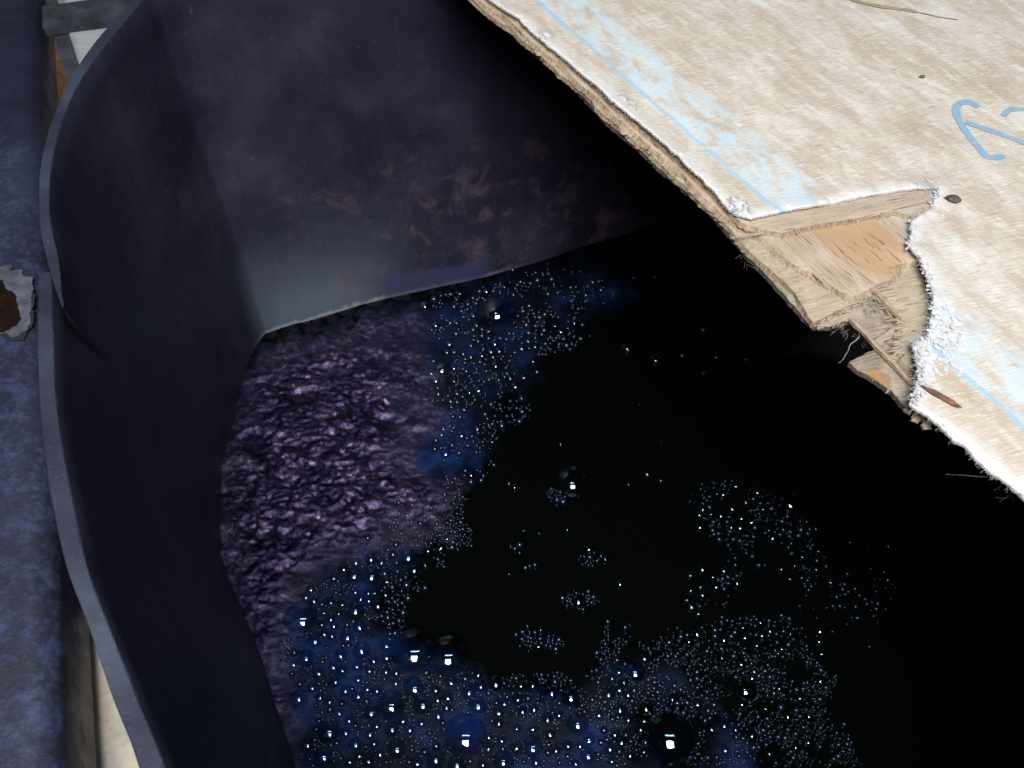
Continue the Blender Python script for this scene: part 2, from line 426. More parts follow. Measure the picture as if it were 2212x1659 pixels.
BRONZE = [(575, 735), (650, 705), (780, 675), (900, 700), (935, 800), (935, 900), (905, 1000), (960, 1040), (1000, 1060), (960, 1150), (850, 1180), (760, 1200), (680, 1260), (620, 1310), (610, 1400), (640, 1500), (600, 1640), (500, 1560), (440, 1300), (430, 1050), (490, 850)]
HOLE2 = [(1395, 1530), (1470, 1525), (1530, 1560), (1525, 1630), (1450, 1655), (1385, 1610)]
FG = 0.0025
x0, x1, y0, y1 = -0.50, 0.52, 0.25, 1.24
nx = int((x1 - x0) / FG); ny = int((y1 - y0) / FG)
def proj(p):
    d = Vector(p) - Vector((0, 0, CAMZ)); dep = d.y * _st - d.z * _ct
    return CX + F * d.x / dep, CY - F * (d.y * _ct + d.z * _st) / dep
vs, fs, br, fad, idx = [], [], [], [], {}
for i in range(nx + 1):
    for j in range(ny + 1):
        X = x0 + i * FG; Y = y0 + j * FG
        u, v = proj((X, Y, LIQ))
        if not (380 < u < 1960 and 500 < v < 1750): continue
        q = Vector((X, Y, 0))
        jit = 30 * fbm(q * 30) + 14 * fbm(q * 90)
        d = pdist(u, v, FOAM) + jit
        if v > 1380 and u > 700: d = min(d, -pdist(u, v, HOLE2) + jit)
        if d < 0: continue
        b = max(0.0, min(1.0, (pdist(u, v, BRONZE) + 55 * fbm(q * 14 + Vector((5, 5, 0)))) / 130 + 0.30))
        ramp = min(1, d / 22)
        h = 0.0003 + 0.0004 * ramp
        w1 = fbm(q * 19 + Vector((0, 0, 7)), 4); w2 = fbm(Vector((q.x * 55, q.y * 90, 1)), 3)
        h += ramp * (b * (0.0048 * (1 - abs(w1) * 2.2) + 0.0020 * (1 - abs(w2) * 2.0)) + (1 - b) * 0.0006 * (w2 + 0.3))
        idx[(i, j)] = len(vs); vs.append((X, Y, LIQ + max(0.0003, h))); br.append(b); fad.append(max(0.0, min(1.0, (d - 4) / 75)))
for (i, j), a in idx.items():
    b_, c_, d_ = idx.get((i + 1, j)), idx.get((i + 1, j + 1)), idx.get((i, j + 1))
    if None not in (b_, c_, d_): fs.append((a, b_, c_, d_))
film = mesh('foam_film', vs, fs, M_FILM, None, True)
at = film.data.attributes.new('bronze', 'FLOAT', 'POINT'); at.data.foreach_set('value', br)
at = film.data.attributes.new('fade', 'FLOAT', 'POINT'); at.data.foreach_set('value', fad)
tag(film, 'wrinkled purple and blue indigo foam skin floating on the dye', 'foam', kind='stuff')

# bubbles ----------------------------------------------------------
def dome(nseg, nring, full=1.0):
    vs = [(0, 0, full)]; fs = []
    for r in range(1, nring + 1):
        a = math.radians(100) * r / nring
        for s in range(nseg):
            t = 2 * math.pi * (s + 0.5 * (r % 2)) / nseg
            vs.append((math.sin(a) * math.cos(t), math.sin(a) * math.sin(t), math.cos(a) * full))
    for s in range(nseg): fs.append((0, 1 + s, 1 + (s + 1) % nseg))
    for r in range(1, nring):
        a = 1 + (r - 1) * nseg; b = a + nseg
        for s in range(nseg):
            s2 = (s + 1) % nseg
            if r % 2: fs += [(a + s, b + s, a + s2), (b + s, b + s2, a + s2)]
            else: fs += [(a + s, b + s, b + s2), (a + s, b + s2, a + s2)]
    return vs, fs
def dome_mesh(name, nseg, nring, mat):
    v, f = dome(nseg, nring); m = bpy.data.meshes.new(name); m.from_pydata(v, [], f)
    m.polygons.foreach_set('use_smooth', [True] * len(m.polygons)); m.materials.append(mat); m.update(); return m
DM = dome_mesh('bubble_big', 32, 12, M_BUB); DS = dome_mesh('bubble', 14, 6, M_BUB)
PXM = lambda u, v: (P(u, v, LIQ) - Vector((0, 0, CAMZ))).length / F      # metres per pixel
placed = []                                        # (x, y, r)
def put_bubble(u, v, rp, label, group=None, big=False, cat='bubble'):
    p = P(u, v, LIQ); r = rp * PXM(u, v)
    o = bpy.data.objects.new('bubble', DM if big else DS); C.objects.link(o)
    o.location = (p.x, p.y, LIQ + r * 0.12 + 0.0010)
    s = random.uniform(0.50, 0.75); o.scale = (r, r * random.uniform(0.95, 1.05), r * s)
    o.rotation_euler = (0, 0, random.uniform(0, 6.28))
    tag(o, label, cat, group); placed.append((p.x, p.y, r))
BIG = [
    (1075, 675, 44, 'large clear bubble near the back wall waterline, with a bright square highlight'),
    (1238, 1040, 34, 'single large bubble out on the black open dye, upper middle'),
    (893, 1405, 46, 'large bubble at the lower left shore of the open dye, left of a touching pair'),
    (968, 1418, 44, 'large bubble at the lower left shore of the open dye, right of a touching pair'),
    (1448, 1592, 52, 'biggest bubble of all, in the foam at bottom centre right'),
    (1005, 1590, 42, 'large bubble near the bottom edge, left of centre, with a blue arc above its highlight'),
    (845, 1525, 30, 'large bubble with blue film amid the small ones at bottom left'),
    (650, 1335, 34, 'leftmost large bubble, on blue foam beside the bronze skin'),
    (1708, 1085, 26, 'bright lone bubble in the shade nearest the broken plywood notch'),
    (803, 1247, 22, 'bubble with a bright square highlight where the bronze skin ends, right of two'),
    (765, 1245, 17, 'bubble with a bright highlight where the bronze skin ends, left of two'),
    (955, 797, 19, 'bright bubble between bronze skin and blue froth at the upper left'),
    (768, 1320, 20, 'bright bubble on blue foam to the right of the leftmost large bubble'),
    (1355, 752, 14, 'left bubble of the pair in the dark under the plywood edge'),
    (1416, 777, 14, 'right bubble of the pair in the dark under the plywood edge'),
    (918, 662, 13, 'topmost bubble of the foam, just below the back wall waterline'),
    (882, 1205, 20, 'bubble on the foam shore just above the left tip of the open dye'),
    (1250, 1298, 15, 'bubble of the small froth island on the open dye'),
    (1612, 1490, 20, 'bubble among fine froth at the lower right with a faint highlight'),
    (1192, 1497, 15, 'bubble on the lower shore of the open dye, bottom centre'),
]
for u, v, r, lab in BIG: put_bubble(u, v, r, lab, None, True)
# middle-sized bubbles drifted into clusters; (polygon, how many, radius range px, group, label)
ZM = [
    ([(935, 660), (1240, 570), (1330, 600), (1250, 735), (1180, 770), (1110, 840), (1080, 980), (1020, 1050), (950, 1000), (930, 850)], 46, (7, 14), 'bubbles of the upper froth', 'small clear bubble in the upper froth beside the bronze skin, near the back wall'),
    ([(700, 1230), (900, 1180), (990, 1150), (900, 1240), (835, 1300), (840, 1360), (640, 1400), (620, 1330)], 34, (7, 17), 'bubbles of the left shore froth', 'small clear bubble in blue froth at the left shore of the open dye'),
    ([(640, 1400), (850, 1380), (1100, 1480), (1300, 1470), (1400, 1400), (1350, 1655), (660, 1655), (620, 1500)], 104, (9, 23), 'bubbles along the bottom', 'small clear bubble in the crowded froth along the bottom edge'),
    ([(1490, 1090), (1600, 1040), (1760, 1130), (1800, 1270), (1750, 1300), (1640, 1200), (1560, 1320), (1480, 1330)], 42, (6, 12), 'bubbles in the shade at right', 'small clear bubble in the shaded froth to the right of the open dye'),
    ([(1400, 1400), (1600, 1330), (1780, 1330), (1800, 1640), (1350, 1650)], 40, (6, 12), 'bubbles at lower right', 'small clear bubble in the fine dark froth at the lower right'),
    ([(1060, 1000), (1440, 820), (1480, 1150), (1460, 1300), (1300, 1430), (1120, 1430), (1000, 1250)], 14, (5, 9), 'stray bubbles on open dye', 'stray small bubble adrift on the black open dye'),
    ([(1330, 580), (1560, 600), (1700, 800), (1660, 1000), (1480, 800)], 14, (5, 11), 'bubbles under the plywood', 'dim small bubble in the dark below the plywood edge'),
]
def free(x, y, r, k=0.92):
    for a, b, c in placed:
        if (a - x) ** 2 + (b - y) ** 2 < ((c + r) * k) ** 2: return False
    return True
for poly, n, (ra, rb), grp, lab in ZM:
    us = [p[0] for p in poly]; vv = [p[1] for p in poly]; c = 0; tries = 0
    while c < n and tries < 6000:
        tries += 1
        u = random.uniform(min(us), max(us)); v = random.uniform(min(vv), max(vv))
        if not inpoly(u, v, poly): continue
        q = P(u, v, LIQ)
        if fbm(Vector((q.x * 16, q.y * 16, 2))) < random.uniform(-0.45, 0.15): continue
        rp = ra + (rb - ra) * random.random() ** 1.7
        if not free(q.x, q.y, rp * PXM(u, v)): continue
        put_bubble(u, v, rp, lab, grp); c += 1
# froth too fine to count: one mesh
ZF = [
    (ZM[0][0], 620, (1.6, 4.5)), (ZM[1][0], 420, (1.6, 5)), (ZM[2][0], 1500, (1.5, 5)), (ZM[3][0], 240, (1.3, 3.4)),
    (ZM[4][0], 550, (1.3, 3.4)), ([(1200, 1480), (1500, 1400), (1780, 1380), (1860, 1655), (1150, 1655)], 750, (1.2, 3)),
    ([(830, 1080), (960, 1030), (1020, 1040), (985, 1170), (850, 1200), (760, 1210)], 900, (1.4, 3.2)),
    ([(600, 1380), (680, 1420), (700, 1655), (640, 1655)], 300, (1.4, 3.4)),
    ([(1215, 1280), (1285, 1280), (1280, 1310), (1225, 1310)], 45, (1.6, 4)), ([(1120, 1370), (1170, 1360), (1170, 1400), (1120, 1405)], 24, (1.6, 4)),
    ([(1170, 1380), (1220, 1375), (1215, 1400), (1170, 1400)], 18, (1.6, 4)), ([(1185, 1050), (1240, 1065), (1240, 1085), (1185, 1075)], 24, (1.6, 4)),
    ([(1255, 1190), (1295, 1185), (1295, 1225), (1255, 1225)], 16, (1.8, 4)), ([(1295, 1350), (1320, 1350), (1320, 1460), (1295, 1460)], 26, (1.8, 4)),
    ([(1090, 1140), (1160, 1130), (1165, 1240), (1095, 1240)], 10, (2.5, 5)), ([(1740, 1180), (1930, 1250), (1900, 1400), (1760, 1400)], 60, (1.4, 3)),
]
dv, df = dome(9, 3)
vs, fs = [], []
cell = {}
def near(x, y, r):
    ci, cj = int(x // 0.012), int(y // 0.012)
    for a in (-1, 0, 1):
        for b in (-1, 0, 1):
            for (X, Y, R_) in cell.get((ci + a, cj + b), ()):
                if (X - x) ** 2 + (Y - y) ** 2 < ((R_ + r) * 0.85) ** 2: return True
    return False
for x, y, r in placed:
    n = max(1, int(r / 0.006))
    for a in range(-n, n + 1):
        for b in range(-n, n + 1):
            cell.setdefault((int((x + a * 0.006) // 0.012), int((y + b * 0.006) // 0.012)), []).append((x, y, r))
for poly, n, (ra, rb) in ZF:
    us = [p[0] for p in poly]; vv = [p[1] for p in poly]; c = 0; tries = 0
    while c < n and tries < n * 10:
        tries += 1
        u = random.uniform(min(us), max(us)); v = random.uniform(min(vv), max(vv))
        if n <= 60:
            u = random.gauss((min(us) + max(us)) / 2, (max(us) - min(us)) / 4.5); v = random.gauss((min(vv) + max(vv)) / 2, (max(vv) - min(vv)) / 4.5)
        else:
            qj = P(u, v, LIQ) * 9; ju = 95 * fbm(qj); jv = 70 * fbm(qj + Vector((7, 3, 1)))
            if not inpoly(u + ju, v + jv, poly): continue
        q = P(u, v, LIQ)
        if n > 100 and fbm(Vector((q.x * 20, q.y * 20, 9))) < random.uniform(-0.30, 0.36): continue
        r = 1.5 * (ra + (1.45 * rb - ra) * random.random() ** 2.8) * PXM(u, v)
        if near(q.x, q.y, r): continue
        cell.setdefault((int(q.x // 0.012), int(q.y // 0.012)), []).append((q.x, q.y, r))
        k = len(vs); sq = random.uniform(0.75, 1)
        vs += [(q.x + a * r, q.y + b * r, LIQ + 0.0014 + r * 0.15 + h * r * sq) for a, b, h in dv]
        fs += [tuple(k + i for i in f) for f in df]; c += 1
fr = mesh('bubble_froth', vs, fs, M_SMALL, None, True)
tag(fr, 'fine glinting froth of tiny bubbles around the open dark dye', 'froth', kind='stuff')

# ------------------------------------------------------------------ plywood cover
TOP = RIM + 0.0225
pa = P(1056, 0, TOP); pb = P(2212, 1071, TOP); OR = P(1600, 478, TOP)
ang = math.atan2(pb.y - pa.y, pb.x - pa.x)
board = empty('plywood_cover', (OR.x, OR.y, RIM), ang)
tag(board, 'weathered plywood cover with white painted canvas face and a broken splintered notch', 'board')
ca, sa = math.cos(ang), math.sin(ang)
def loc(p):
    d = p - Vector((OR.x, OR.y, RIM)); return Vector((d.x * ca + d.y * sa, -d.x * sa + d.y * ca, d.z))
def LB(x, y, z):                                     # pixel -> board space at height z above the rim
    return loc(P(x, y, RIM + z))
Z = {'sheet': (0.0203, 0.0225), 'v1': (0.0156, 0.0202), 'v2': (0.0108, 0.0155), 'v3': (0.0060, 0.0107), 'v4': (0.0008, 0.0059)}
SH_L = [(1056, 0), (1088, 22), (1120, 42), (1146, 70), (1181, 99), (1223, 134), (1255, 163), (1293, 195), (1319, 224), (1373, 269), (1421, 310), (1472, 355), (1517, 397), (1548, 428), (1566, 452)]
SH_N = [(1585, 466), (1613, 475), (1650, 470), (1692, 460), (1757, 448), (1796, 441), (1841, 429), (1908, 418), (1956, 410), (2028, 408), (2009, 451), (1966, 477), (1968, 506), (1960, 530), (1985, 556), (2004, 597), (2015, 640), (2014, 696), (2000, 727), (1973, 737), (1979, 772), (1987, 810), (1972, 851), (1966, 869)]
SH_R = [(1981, 883), (2004, 895), (2028, 913), (2048, 933), (2063, 948), (2087, 960), (2107, 986), (2130, 1010), (2160, 1030), (2195, 1054), (2212, 1071)]
def loc2(pts, z): return [LB(x, y, z).to_2d() for x, y in pts]
sL = loc2(SH_L, Z['sheet'][1]); sN = loc2(SH_N, Z['sheet'][1]); sR = loc2(SH_R, Z['sheet'][1])
def resample(pts, step):
    out = [pts[0].copy()]
    for a, b in zip(pts, pts[1:]):
        L = (b - a).length; n = max(1, int(L / step))
        for k in range(1, n + 1): out.append(a.lerp(b, k / n))
    return out
def jitter(pts, amp, freq, seed, fine=0.3, ffreq=700):
    out = []
    for i, p in enumerate(pts):
        a = pts[max(0, i - 1)]; b = pts[min(len(pts) - 1, i + 1)]; d = (b - a)
        nrm = Vector((-d.y, d.x)).normalized() if d.length > 1e-9 else Vector((0, 1))
        q = Vector((p.x, p.y, seed))
        out.append(p + nrm * (amp * fbm(q * freq) + amp * fine * noise.noise(q * ffreq)))
    return out
SMAX, SMIN, TMAX = 0.62, -0.86, 0.80
def close(front):
    a, b = front[0], front[-1]
    return [Vector((SMIN, a.y))] + front + [Vector((SMAX, b.y)), Vector((SMAX, TMAX)), Vector((SMIN, TMAX))]
def layer(name, front, z0, z1, mat, grid=0.006, zf=None, edge_attr=False, label=None, amp=0.0006, freq=180, seed=1.0, side=None, slope=0.0, rng=(-0.72, 0.42, 0.62)):
    fr_ = jitter(resample(front, 0.0011), amp, freq, seed)
    poly = close(fr_)
    n = len(poly)
    pts = list(poly); 
    # interior points
    pl = [(p.x, p.y) for p in poly]
    x = rng[0]
    mnY = min(p.y for p in fr_) 
    while x < rng[1]:
        y = mnY
        while y < rng[2]:
            g2 = grid if y < 0.26 else grid * 2.5
            qx = x + random.uniform(-.3, .3) * grid; qy = y + random.uniform(-.3, .3) * grid
            if inpoly(qx, qy, pl_c(pl)): pts.append(Vector((qx, qy)))
            y += g2
        x += grid
    vs2, es, fs2, *_ = delaunay_2d_cdt(pts, [(i, (i + 1) % n) for i in range(n)], [list(range(n))], 1, 1e-6)
    F3 = [tuple(f) for f in fs2]
    # distance of every vertex to the front edge (coarse), for curl and colour
    base = []
    for v in vs2:
        base.append(v)
    zt = []; ed = []
    frc = fr_[::4]
    for v in base:
        if zf or edge_attr:
            d = min((v - p).length_squared for p in frc) ** 0.5 if v.y < 0.30 else 0.3
        else: d = 1
        ed.append(max(0, 1 - d / 0.016)); zt.append(z1 + (zf(v, d) if zf else 0))
    N = len(base)
    V3 = [(v.x, v.y, zt[i]) for i, v in enumerate(base)]
    # boundary edges of the triangulated face
    cnt = {}
    fo_ = []
    for f in F3:
        a, b, c = (base[i] for i in f[:3])
        if (b - a).cross(c - a) < 0: f = tuple(reversed(f))
        fo_.append(f)
        for i in range(len(f)): cnt[(f[i], f[(i + 1) % len(f)])] = 1
    bnd = [e for e in cnt if (e[1], e[0]) not in cnt]
    low = {}
    outw = {}
    for a, b in bnd:
        d = base[b] - base[a]; nn_ = Vector((d.y, -d.x))
        for q in (a, b): outw[q] = outw.get(q, Vector((0, 0))) + nn_
    faces = list(fo_)
    for a, b in bnd:
        for q in (a, b):
            if q not in low:
                low[q] = len(V3)
                ow = outw[q].normalized() if outw[q].length > 1e-9 else Vector((0, 0))
                pq = Vector((base[q].x, base[q].y, seed)); sl = slope * max(0.1, 0.55 + 0.7 * noise.noise(pq * 45) + 0.5 * noise.noise(pq * 330)) if slope > 0 else slope
                V3.append((base[q].x + ow.x * sl, base[q].y + ow.y * sl, zt[q] - (z1 - z0)))
    sides = [(b, a, low[a], low[b]) for a, b in bnd]
    bot = []
    # underside: reuse triangulation of the outline only
    k0 = len(V3); V3 += [(v.x, v.y, zt[i] - (z1 - z0)) for i, v in enumerate(base)]
    bot = [tuple(k0 + i for i in reversed(f)) for f in fo_]
    o = mesh(name, V3, faces + sides + bot, mat, board)
    ob = [Vector((p.x, p.y, z0 + 0.0001)) for p in poly]
    if side:
        o.data.materials.append(side)
        for k in range(len(faces), len(faces) + len(sides) + len(bot)): o.data.polygons[k].material_index = 1
    for k in range(len(faces)): o.data.polygons[k].use_smooth = True
    if edge_attr:
        at = o.data.attributes.new('edge', 'FLOAT', 'POINT'); at.data.foreach_set('value', ed + [1.0] * (len(V3) - N))
    if label: o['label'] = label
    return o, fr_
def pl_c(pl): return pl
weave_a = LB(2050, 705, 0.022); weave_b = LB(2200, 672, 0.022)
wv = -math.atan2(weave_b.y - weave_a.y, weave_b.x - weave_a.x)
l1, l2 = LB(1430, 228, 0.0225), LB(2160, 890, 0.0225)
LINE_T = (l1.y + l2.y) / 2
M_SHEET = m_sheet(LINE_T, wv)
along = 0.0
M_V1 = m_wood('veneer_cross_grain', (0.46, 0.355, 0.25), (0.27, 0.19, 0.125), (0.57, 0.46, 0.35), wv)
oc = LB(1850, 515, 0.0155)
M_V2 = m_wood('veneer_long_grain', (0.49, 0.355, 0.24), (0.32, 0.21, 0.13), (0.60, 0.49, 0.39), along, ((oc.x, oc.y, 0.055, 0.034), (0.50, 0.30, 0.15)))
M_V3 = m_wood('veneer_pale', (0.46, 0.36, 0.25), (0.26, 0.18, 0.12), (0.58, 0.47, 0.35), wv)
o4 = LB(1900, 815, 0.006)
M_V4 = m_wood('veneer_weathered', (0.40, 0.31, 0.22), (0.24, 0.18, 0.13), (0.52, 0.42, 0.31), wv, ((o4.x, o4.y, 0.012, 0.008), (0.42, 0.20, 0.06)), 0.25)
M_V4S = m_wood('veneer_dirty_edge', (0.12, 0.105, 0.09), (0.05, 0.045, 0.04), (0.22, 0.19, 0.15), along, None, 0.6)
M_V3S = m_wood('veneer_edge', (0.38, 0.27, 0.165), (0.20, 0.13, 0.08), (0.54, 0.42, 0.28), along, None, 0.35)
M_TAN = m_wood('veneer_edge_light', (0.43, 0.31, 0.20), (0.22, 0.15, 0.09), (0.56, 0.44, 0.30), along, None, 0.25)

def sheet_z(v, d):
    k = 0.0006 * fbm(Vector((v.x * 30, v.y * 30, 0)))
    w = max(0, 1 - d / 0.030)
    if v.x < 0.02:                                   # the canvas lifts along the left cut edge, most near the notch
        lift = 0.0016 + 0.0045 * math.exp(-((v.x + 0.13) / 0.12) ** 2)
        k += lift * w * w
    elif v.x > 0.16: k -= 0.0035 * w * w * (0.5 + 0.5 * noise.noise(Vector((v.x * 60, 0, 4))))
    else: k += 0.0022 * w * w * (0.6 + noise.noise(Vector((v.x * 70, v.y * 70, 2))))
    return k
sheet, sheet_front = layer('canvas_face', sL + sN + sR, *Z['sheet'], M_SHEET, 0.0055, sheet_z, True, None, 0.0011, 110, 2.0)
sheet['label'] = 'white painted canvas face with blue line, frayed at the tear'

def off(pts, dt, seed, amp=0.0014):
    return [p + Vector((0, dt + amp * fbm(Vector((p.x * 26, 0, seed)), 3))) for p in resample(pts, 0.004)]
def rec(z, s_from, d=0.030):                        # hidden plies set well back beyond the break
    return [Vector((s, p.y + d)) for s, p in [(p.x, p) for p in sR] if s > s_from]
v1N = loc2([(1600, 480), (1620, 487), (1650, 497), (1688, 503), (1720, 494), (1764, 484), (1832, 475), (1889, 463), (1932, 455), (1968, 466), (1995, 500), (1990, 530), (2006, 556), (2026, 597), (2036, 640), (2034, 696), (2018, 730), (2004, 760), (2010, 810), (2010, 840)], Z['v1'][1])
f1 = off(sL, 0.0036, 1.0, 0.0028) + v1N; f1 += rec(0, f1[-1].x + 0.004)
layer('veneer', f1, *Z['v1'], M_V1, 0.02, None, amp=0.0007, freq=220, seed=3.0, side=M_TAN, slope=0.0030)
v2N = loc2([(1606, 486), (1632, 502), (1660, 526), (1701, 562), (1730, 580), (1760, 590), (1790, 612), (1815, 630), (1840, 640), (1862, 634), (1884, 622), (1906, 611), (1922, 604), (1938, 590), (1916, 588), (1945, 580), (1910, 577), (1950, 570), (2002, 560), (2030, 600), (2048, 640), (2046, 700), (2030, 740), (2024, 800), (2024, 838)], Z['v2'][1])
f2 = off(sL, -0.0018, 5.0, 0.0030) + v2N; f2 += rec(0, f2[-1].x + 0.004)
layer('veneer', f2, *Z['v2'], M_V2, 0.02, None, amp=0.0009, freq=260, seed=5.0, side=M_TAN, slope=0.0062)
v3L = loc2([(1572, 487), (1596, 517), (1620, 545), (1668, 585), (1694, 608), (1716, 632), (1735, 662), (1748, 686), (1757, 699)], Z['v3'][1])
v3N = loc2([(1800, 676), (1840, 657), (1876, 640), (1884, 630), (1900, 645), (1922, 665), (1944, 688), (1938, 694), (1950, 700), (1938, 706), (1952, 714), (1934, 722), (1950, 730), (1928, 738), (1948, 748), (1932, 760), (1956, 766), (1944, 776), (1962, 790), (2000, 800), (2014, 836)], Z['v3'][1])
f3 = off(sL[:-1], -0.0052, 9.0, 0.0036) + v3L + v3N; f3 += rec(0, f3[-1].x + 0.004)
layer('veneer', f3, *Z['v3'], M_V3, 0.02, None, amp=0.0007, freq=240, seed=7.0, side=M_V3S, slope=0.0024)
V4L = [(1024, 0), (1063, 38), (1098, 66), (1133, 99), (1172, 134), (1204, 157), (1239, 192), (1293, 250), (1309, 269), (1345, 298), (1380, 326), (1421, 368), (1455, 395), (1492, 426), (1533, 464), (1581, 520), (1608, 552), (1650, 596), (1692, 643), (1736, 693), (1757, 711)]
V4N = [(1790, 713), (1822, 700), (1846, 703), (1862, 720), (1880, 736), (1894, 750), (1884, 762), (1860, 774), (1832, 788), (1850, 806), (1872, 816), (1890, 828), (1925, 853), (1951, 884), (1975, 892), (2000, 896)]
f4 = loc2(V4L + V4N, 0.0025); f4 += rec(0, f4[-1].x + 0.004)
layer('veneer', f4, *Z['v4'], M_V4, 0.02, None, amp=0.0009, freq=200, seed=9.0, side=M_V4S)
# splinters ---------------------------------------------------------
def splinter(p0, p1, w, t, mat, seed, name='splinter', tip=0.3):
    """a torn strip from p0 to p1 (board space), width w, thickness t, ragged"""
    d = (p1 - p0); L = d.length; d.normalize(); up = Vector((0, 0, 1)); sd = d.cross(up).normalized(); up = sd.cross(d)
    n = 12; vs = []; fs = []
    for i in range(n + 1):
        u = i / n; ww = w * (1 - (1 - tip) * max(0, u - 0.55) / 0.45) * (0.85 + 0.35 * noise.noise(Vector((u * 6, seed, 0)))); tt = t * (0.8 + 0.4 * noise.noise(Vector((u * 7, seed, 4))))
        c = p0 + d * (L * u) + sd * (w * 0.25 * noise.noise(Vector((u * 3, seed, 8))))
        for a, b in ((-.5, -.5), (.5, -.5), (.5, .5), (0.05, .62), (-.5, .45)): vs.append(c + sd * a * ww + up * b * tt)
    for i in range(n):
        for j in range(5): fs.append((i * 5 + j, i * 5 + (j + 1) % 5, (i + 1) * 5 + (j + 1) % 5, (i + 1) * 5 + j))
    fs += [(4, 3, 2, 1, 0), tuple(n * 5 + j for j in range(5))]
    return mesh(name, vs, fs, mat, board)
def LZ(x, y, z): return LB(x, y, z)
splinter(LZ(1838, 690, .0085), LZ(1980, 840, .0095), .0042, .0042, M_TAN, 1.0)['label'] = 'long torn strip bridging the notch'
splinter(LZ(1884, 622, .0135), LZ(1946, 690, .0125), .0044, .0040, M_TAN, 2.0)
splinter(LZ(1896, 742, .0105), LZ(1936, 708, .0120), .0070, .0012, M_V3, 3.0, tip=.1)
splinter(LZ(1896, 640, .0105), LZ(1934, 700, .0100), .0020, .0016, M_V3S, 4.0, tip=.2)
# end-grain blocks hanging off the break
splinter(LZ(1972, 872, .0075), LZ(1958, 892, .0045), .0065, .0040, M_V3, 6.0, 'splinter', 0.9)
splinter(LZ(1987, 882, .0070), LZ(1974, 912, .0015), .0072, .0036, M_V3, 7.0, 'splinter', 0.95)
splinter(LZ(1996, 886, .0070), LZ(2003, 928, .0005), .0078, .0040, M_V3, 8.0, 'splinter', 0.95)
splinter(LZ(2008, 898, .0120), LZ(2018, 904, .0110), .0030, .0025, M_FIB, 9.0, 'splinter', 0.8)
# ragged fingers along the broken veneers
rnd = random.Random(3)
for i in range(16):
    u = i / 15
    x = 1946 - 14 * u + rnd.uniform(-5, 5); y = 690 + 90 * u
    a = LZ(x + 6, y, .0112); b = LZ(x - rnd.uniform(7, 18), y + rnd.uniform(-4, 5), .0106 + rnd.uniform(-.001, .0015))
    splinter(a, b, rnd.uniform(.0009, .0022), .0011, M_V3, 20 + i, 'splinter', .05)
for i in range(30):
    u = i / 29
    x = 1650 + 260 * u; y = 503 - 40 * u + rnd.uniform(-6, 3)
    a = LZ(x, y - 2, .0200); L = rnd.uniform(16, 75); b = LZ(x - L, y + L * rnd.uniform(0.05, 0.22), .0166)
    splinter(a, b, rnd.uniform(.0008, .0020), .0010, M_V1, 50 + i, 'splinter', .05)
for i in range(9):
    u = i / 8
    x = 1700 + 150 * u; y = 560 + 70 * u
    a = LZ(x, y - 3, .0152); b = LZ(x + rnd.uniform(14, 30), y + rnd.uniform(14, 26), .0125)
    splinter(a, b, rnd.uniform(.001, .0026), .0016, M_TAN, 70 + i, 'splinter', .15)
for i in range(8):
    u = i / 7
    a = LZ(1770 + 105 * u, 690 - 48 * u, .0085); b = LZ(1758 + 95 * u, 702 - 42 * u + rnd.uniform(-3, 6), .0070)
    splinter(a, b, rnd.uniform(.0012, .0030), .0024, M_V3, 90 + i, 'splinter', .3)
for i in range(7):
    x = 1885 + rnd.uniform(-6, 20); y = 596 + i * 5
    a = LZ(x + 34, y - 4, .0118); b = LZ(x - 2, y + rnd.uniform(0, 5), .0135)
    splinter(a, b, rnd.uniform(.0010, .0024), .0012, M_V2, 120 + i, 'splinter', .1)

for i in range(22):
    x = rnd.uniform(1690, 1930); y = rnd.uniform(500, 600)
    if y > 500 + (x - 1690) * .62 or y < 515 - (x - 1690) * .20: continue
    L = rnd.uniform(14, 45); a = LZ(x, y, .0158); b = LZ(x + L * .74, y + L * .67, .0166)
    splinter(a, b, rnd.uniform(.0005, .0014), .0009, M_V2, 150 + i, 'splinter', .05)
for i in range(26):
    x = rnd.uniform(1905, 2005); y = rnd.uniform(590, 730)
    L = rnd.uniform(14, 42); a = LZ(x + L, y - L * .2, .0108); b = LZ(x, y, .0118)
    if x + L > 2012 or x < 1900 + (y - 620) * .5: continue
    splinter(a, b, rnd.uniform(.0005, .0016), .0010, M_V3, 180 + i, 'splinter', .05)
for i in range(16):
    u = rnd.random(); x = 1600 + 130 * u + rnd.uniform(4, 14); y = 515 + 130 * u + rnd.uniform(-6, 2)
    L = rnd.uniform(10, 24); splinter(LZ(x + L, y - L * .2, .0108), LZ(x, y, .0112), rnd.uniform(.0005, .0012), .0008, M_V3, 210 + i, 'splinter', .05)
for i in range(56):                                  # fine torn fibres inside the break
    u = rnd.random(); x = 1888 + 60 * u + rnd.uniform(-10, 12); y = 612 + 150 * u * rnd.uniform(.4, 1.0)
    an = rnd.gauss(math.pi, .5); L = rnd.uniform(8, 26); z = rnd.uniform(.0085, .0125)
    splinter(LZ(x, y, z), LZ(x + L * math.cos(an), y - L * .5 * math.sin(an) + 3, z + rnd.uniform(-.002, .003)), rnd.uniform(.0004, .0013), .0007, rnd.choice((M_V3, M_V2, M_V4)), 260 + i, 'splinter', .05)
for i in range(14):                                  # ragged ends along the lowest ply
    u = rnd.random(); x, y = (1760 + 85 * u, 712 - 10 * u) if i % 3 else (1840 + 105 * u, 788 + 84 * u)
    splinter(LZ(x + 4, y - 5, .0050), LZ(x + rnd.uniform(-9, 5), y + rnd.uniform(-1, 4), .0045), rnd.uniform(.0006, .0018), .0012, M_V4, 330 + i, 'splinter', .1)
